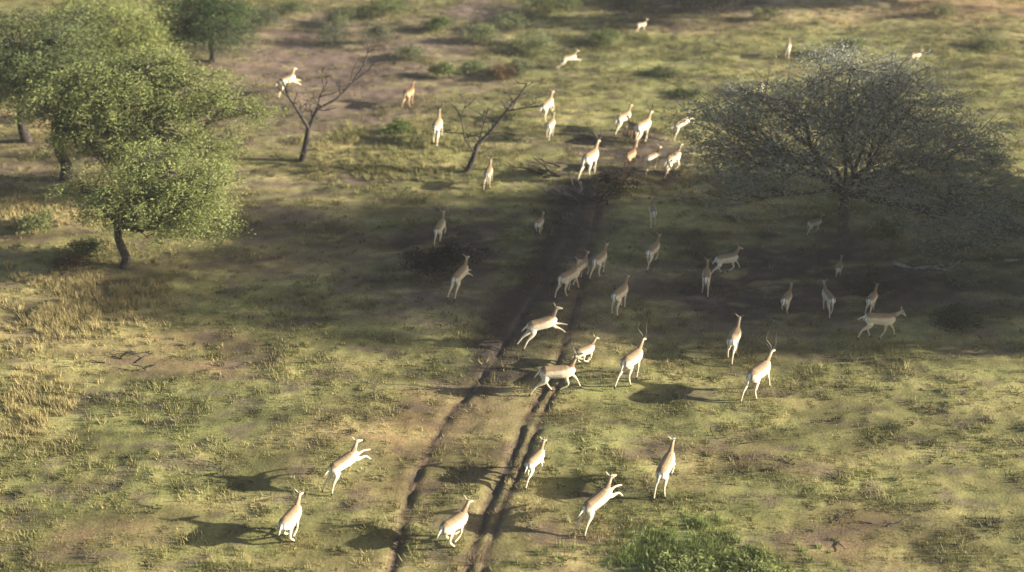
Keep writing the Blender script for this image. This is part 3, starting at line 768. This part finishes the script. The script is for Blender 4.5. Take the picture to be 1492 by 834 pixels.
    for s in (-1, 1):
        b0 = h0+hu*.045+hd*.005+Vector((0, s*.022, 0))
        pts = [b0-hu*.02, b0+hu*.07-hd*.03+Vector((0, s*.025, 0)), b0+hu*.15-hd*.11+Vector((0, s*.085, 0)), b0+hu*.22-hd*.20+Vector((0, s*.12, 0)),
               b0+hu*.33-hd*.25+Vector((0, s*.11, 0)), b0+hu*.46-hd*.24+Vector((0, s*.085, 0))]
        P, Q = densify(pts, [.021, .020, .018, .015, .011, .004], 4)
        t = Tubes(); t.tube([tf(p) for p in P], [q[0]*(1+.10*(i % 2)) for i, q in enumerate(Q)], 8)
        ob = t.build('horn', M_HORN); hm.append(ob.data); bpy.data.objects.remove(ob)
    return out, hm
POSE_MESH = {k: antelope_mesh(k, k) for k in POSES}

GRP = 'antelopes of the running herd'
# photo x, y of the standing point, heading in degrees (0 right, 90 away), pose, size, horns, label
A = [
    (427, 786, 72, 'gather', 1.08, 0, 'cream antelope galloping away with legs gathered, leftmost of the herd and at the lower left'),
    (505, 712, 40, 'leap', 1.00, 0, 'cream antelope leaping, hind legs stretched back, just above and right of the lower left one'),
    (663, 792, 52, 'gather', 1.08, 0, 'cream antelope galloping with bunched legs between left and right ruts at the bottom'),
    (780, 697, 58, 'canter', .92, 0, 'smaller cream antelope running just right of the double ruts above a long shadow'),
    (870, 766, 42, 'leap', 1.08, 0, 'cream antelope springing up with hind legs trailing, lowest one right of the ruts'),
    (968, 716, 66, 'push', 1.12, 0, 'cream antelope running away alone on open grass right of the springing one'),
    (812, 573, 8, 'canter', 1.18, 1, 'horned antelope seen side on galloping right at the top of the double ruts'),
    (852, 532, 40, 'gather', .85, 0, 'small antelope just ahead of the side on horned one'),
    (790, 505, 20, 'extend', 1.10, 0, 'pale antelope bounding right over the track, hind legs stretched behind, at the shade edge'),
    (920, 556, 55, 'trot', 1.18, 1, 'horned antelope trotting away in the sun right of the small running one'),
    (1068, 515, 68, 'walk', 1.10, 0, 'slim shaded antelope at the shade edge facing away, left of the tall horned one'),
    (1103, 574, 50, 'walk', 1.25, 1, 'tallest horned cream antelope striding away at the lower edge of the shade on the right'),
    (1278, 495, 2, 'low', 1.10, 0, 'pale brown antelope seen side on with neck stretched forward, rightmost near the shade edge'),
    (1268, 455, 60, 'stand', .85, 0, 'dim antelope in deep shade behind the stretched side on one'),
    (1145, 449, 65, 'gather', .92, 0, 'antelope running away in deep shade below the grey tree, left of a slimmer one'),
    (1204, 452, 100, 'walk', .90, 0, 'slim antelope walking away in deep shade below and slightly left of the grey tree trunk'),
    (1028, 420, 80, 'walk', .95, 0, 'dark shaded antelope facing away, left end of those under the grey tree'),
    (1058, 394, 18, 'canter', .95, 0, 'shaded antelope running right on the dark ground left of the grey tree trunk'),
    (672, 428, 62, 'extend', 1.00, 0, 'shaded antelope running away just below the blackish shrub mound'),
    (642, 352, 75, 'push', .95, 0, 'dim antelope running away just above the blackish shrub mound'),
    (786, 340, 68, 'gather', .75, 0, 'small antelope running away in a patch of light left of the track'),
    (874, 402, 62, 'trot', .98, 1, 'horned antelope on the track in the shade, facing away'),
    (846, 408, 55, 'trot', .90, 0, 'antelope pressed against the left side of the horned one on the shaded track'),
    (828, 432, 50, 'walk', 1.05, 0, 'dim grey antelope lowest on the shaded track, above the one bounding right'),
    (903, 455, 60, 'stand', 1.05, 0, 'faint grey antelope in shade right of the track, alone'),
    (950, 326, 90, 'walk', .90, 0, 'antelope walking away at the sunny upper edge of the shade, right of the track'),
    (951, 384, 60, 'canter', .95, 0, 'antelope running in half shade below the one walking away at the upper shade edge'),
    (712, 271, 80, 'walk', .95, 0, 'antelope facing away with a dark shaded side, just right of the leaning bare tree foot'),
    (638, 207, 82, 'trot', 1.25, 1, 'horned antelope facing away between the two leafless trees, nearest the leaning one'),
    (597, 152, 70, 'trot', 1.05, 0, 'reddish antelope trotting away above the small round green shrub'),
    (420, 137, 45, 'extend', 1.10, 0, 'white antelope behind the left limb of the forked bare tree'),
    (797, 176, 60, 'push', 1.10, 0, 'pale antelope right of the leaning bare tree top, upper of a close pair'),
    (802, 204, 72, 'walk', 1.00, 0, 'pale antelope right of the leaning bare tree top, lower of a close pair'),
    (829, 96, 25, 'extend', .95, 0, 'pale antelope running right across open green ground in the upper centre'),
    (934, 50, 30, 'walk', .78, 0, 'tiny pale antelope near the top edge just below the dark added shrubs'),
    (908, 192, 50, 'canter', 1.10, 0, 'antelope at the top left of the tight group on dark soil'),
    (936, 208, 55, 'walk', 1.30, 1, 'big horned antelope in the top middle of the tight group on dark soil'),
    (922, 204, 120, 'stand', .95, 0, 'reddish brown antelope half hidden behind the big horned one in the tight group'),
    (992, 197, 38, 'leap', 1.00, 0, 'antelope leaping right at the outer right of the tight group'),
    (860, 258, 62, 'trot', 1.35, 1, 'large horned antelope at the lower left of the tight group, by the fallen branches'),
    (950, 246, 48, 'walk', .95, 0, 'antelope in the low middle of the tight group, left of a very pale one'),
    (980, 249, 52, 'canter', 1.15, 0, 'very pale antelope at the lower right of the tight group'),
    (918, 245, 60, 'stand', 1.00, 0, 'brown antelope with pale neck in the centre of the tight group'),
    (1045, 266, 110, 'stand', .80, 0, 'small dark brown antelope left of the grey tree crown foot, apart from the tight group'),
    (1147, 84, 75, 'walk', .95, 0, 'pale antelope seen above the top left of the grey tree crown'),
    (1108, 136, 80, 'walk', .75, 0, 'small pale antelope showing through the upper left of the grey tree crown'),
    (1332, 93, 20, 'walk', .75, 0, 'small white antelope in the open at the upper right beyond the grey tree'),
    (1222, 398, 70, 'gather', .70, 0, 'small pale antelope in the shade directly below the grey tree trunk'),
    (1186, 338, 30, 'walk', .70, 0, 'small pale antelope beside the left of the grey tree trunk'),
    (1283, 284, 20, 'stand', .70, 0, 'small white antelope glimpsed through the grey tree crown right of its trunk'),
]
for i, (px, py, hd, pose, s, horns, lab) in enumerate(A):
    p = G(px, py)
    root = empty('antelope', p); root.rotation_euler = (0, 0, math.radians(hd)); s *= .93-.12*max(0, (230-py)/230); root.scale = (s, s, s)
    tag(root, lab, 'antelope', GRP)
    if i % 2 and pose+'2' in POSE_MESH: pose += '2'
    me, hm = POSE_MESH[pose]
    o = bpy.data.objects.new('body', me); col.objects.link(o); o.parent = root
    if any(k in lab for k in ('reddish', 'brown antelope')) and 'pale brown' not in lab:
        o.material_slots[0].link = 'OBJECT'; o.material_slots[0].material = M_COAT_BROWN
    if horns:
        for m_ in hm:
            h_ = bpy.data.objects.new('horn', m_); col.objects.link(h_); h_.parent = root

# ------------------------------------------------------------------ air
def haze():
    bm = bmesh.new(); bmesh.ops.create_cube(bm, size=1.0)
    me = bpy.data.meshes.new('haze')
    x0, x1, y0, y1, z0, z1 = -820, 820, -820, 980, -1.6, 26.0
    for v in bm.verts: v.co = ((x0+x1)/2+v.co.x*(x1-x0), (y0+y1)/2+v.co.y*(y1-y0), (z0+z1)/2+v.co.z*(z1-z0))
    bm.to_mesh(me); bm.free()
    o = bpy.data.objects.new('haze', me); col.objects.link(o)
    m = bpy.data.materials.new('haze'); m.use_nodes = True; n = m.node_tree.nodes; n.clear()
    out = n.new('ShaderNodeOutputMaterial'); p = n.new('ShaderNodeVolumePrincipled')
    p.inputs['Color'].default_value = (.93, .95, 1, 1); p.inputs['Density'].default_value = .00038; p.inputs['Anisotropy'].default_value = .2
    m.node_tree.links.new(p.outputs[0], out.inputs['Volume']); me.materials.append(m)
    tag(o, 'thin pale haze filling the air over the savanna', 'haze', kind='stuff')
haze()
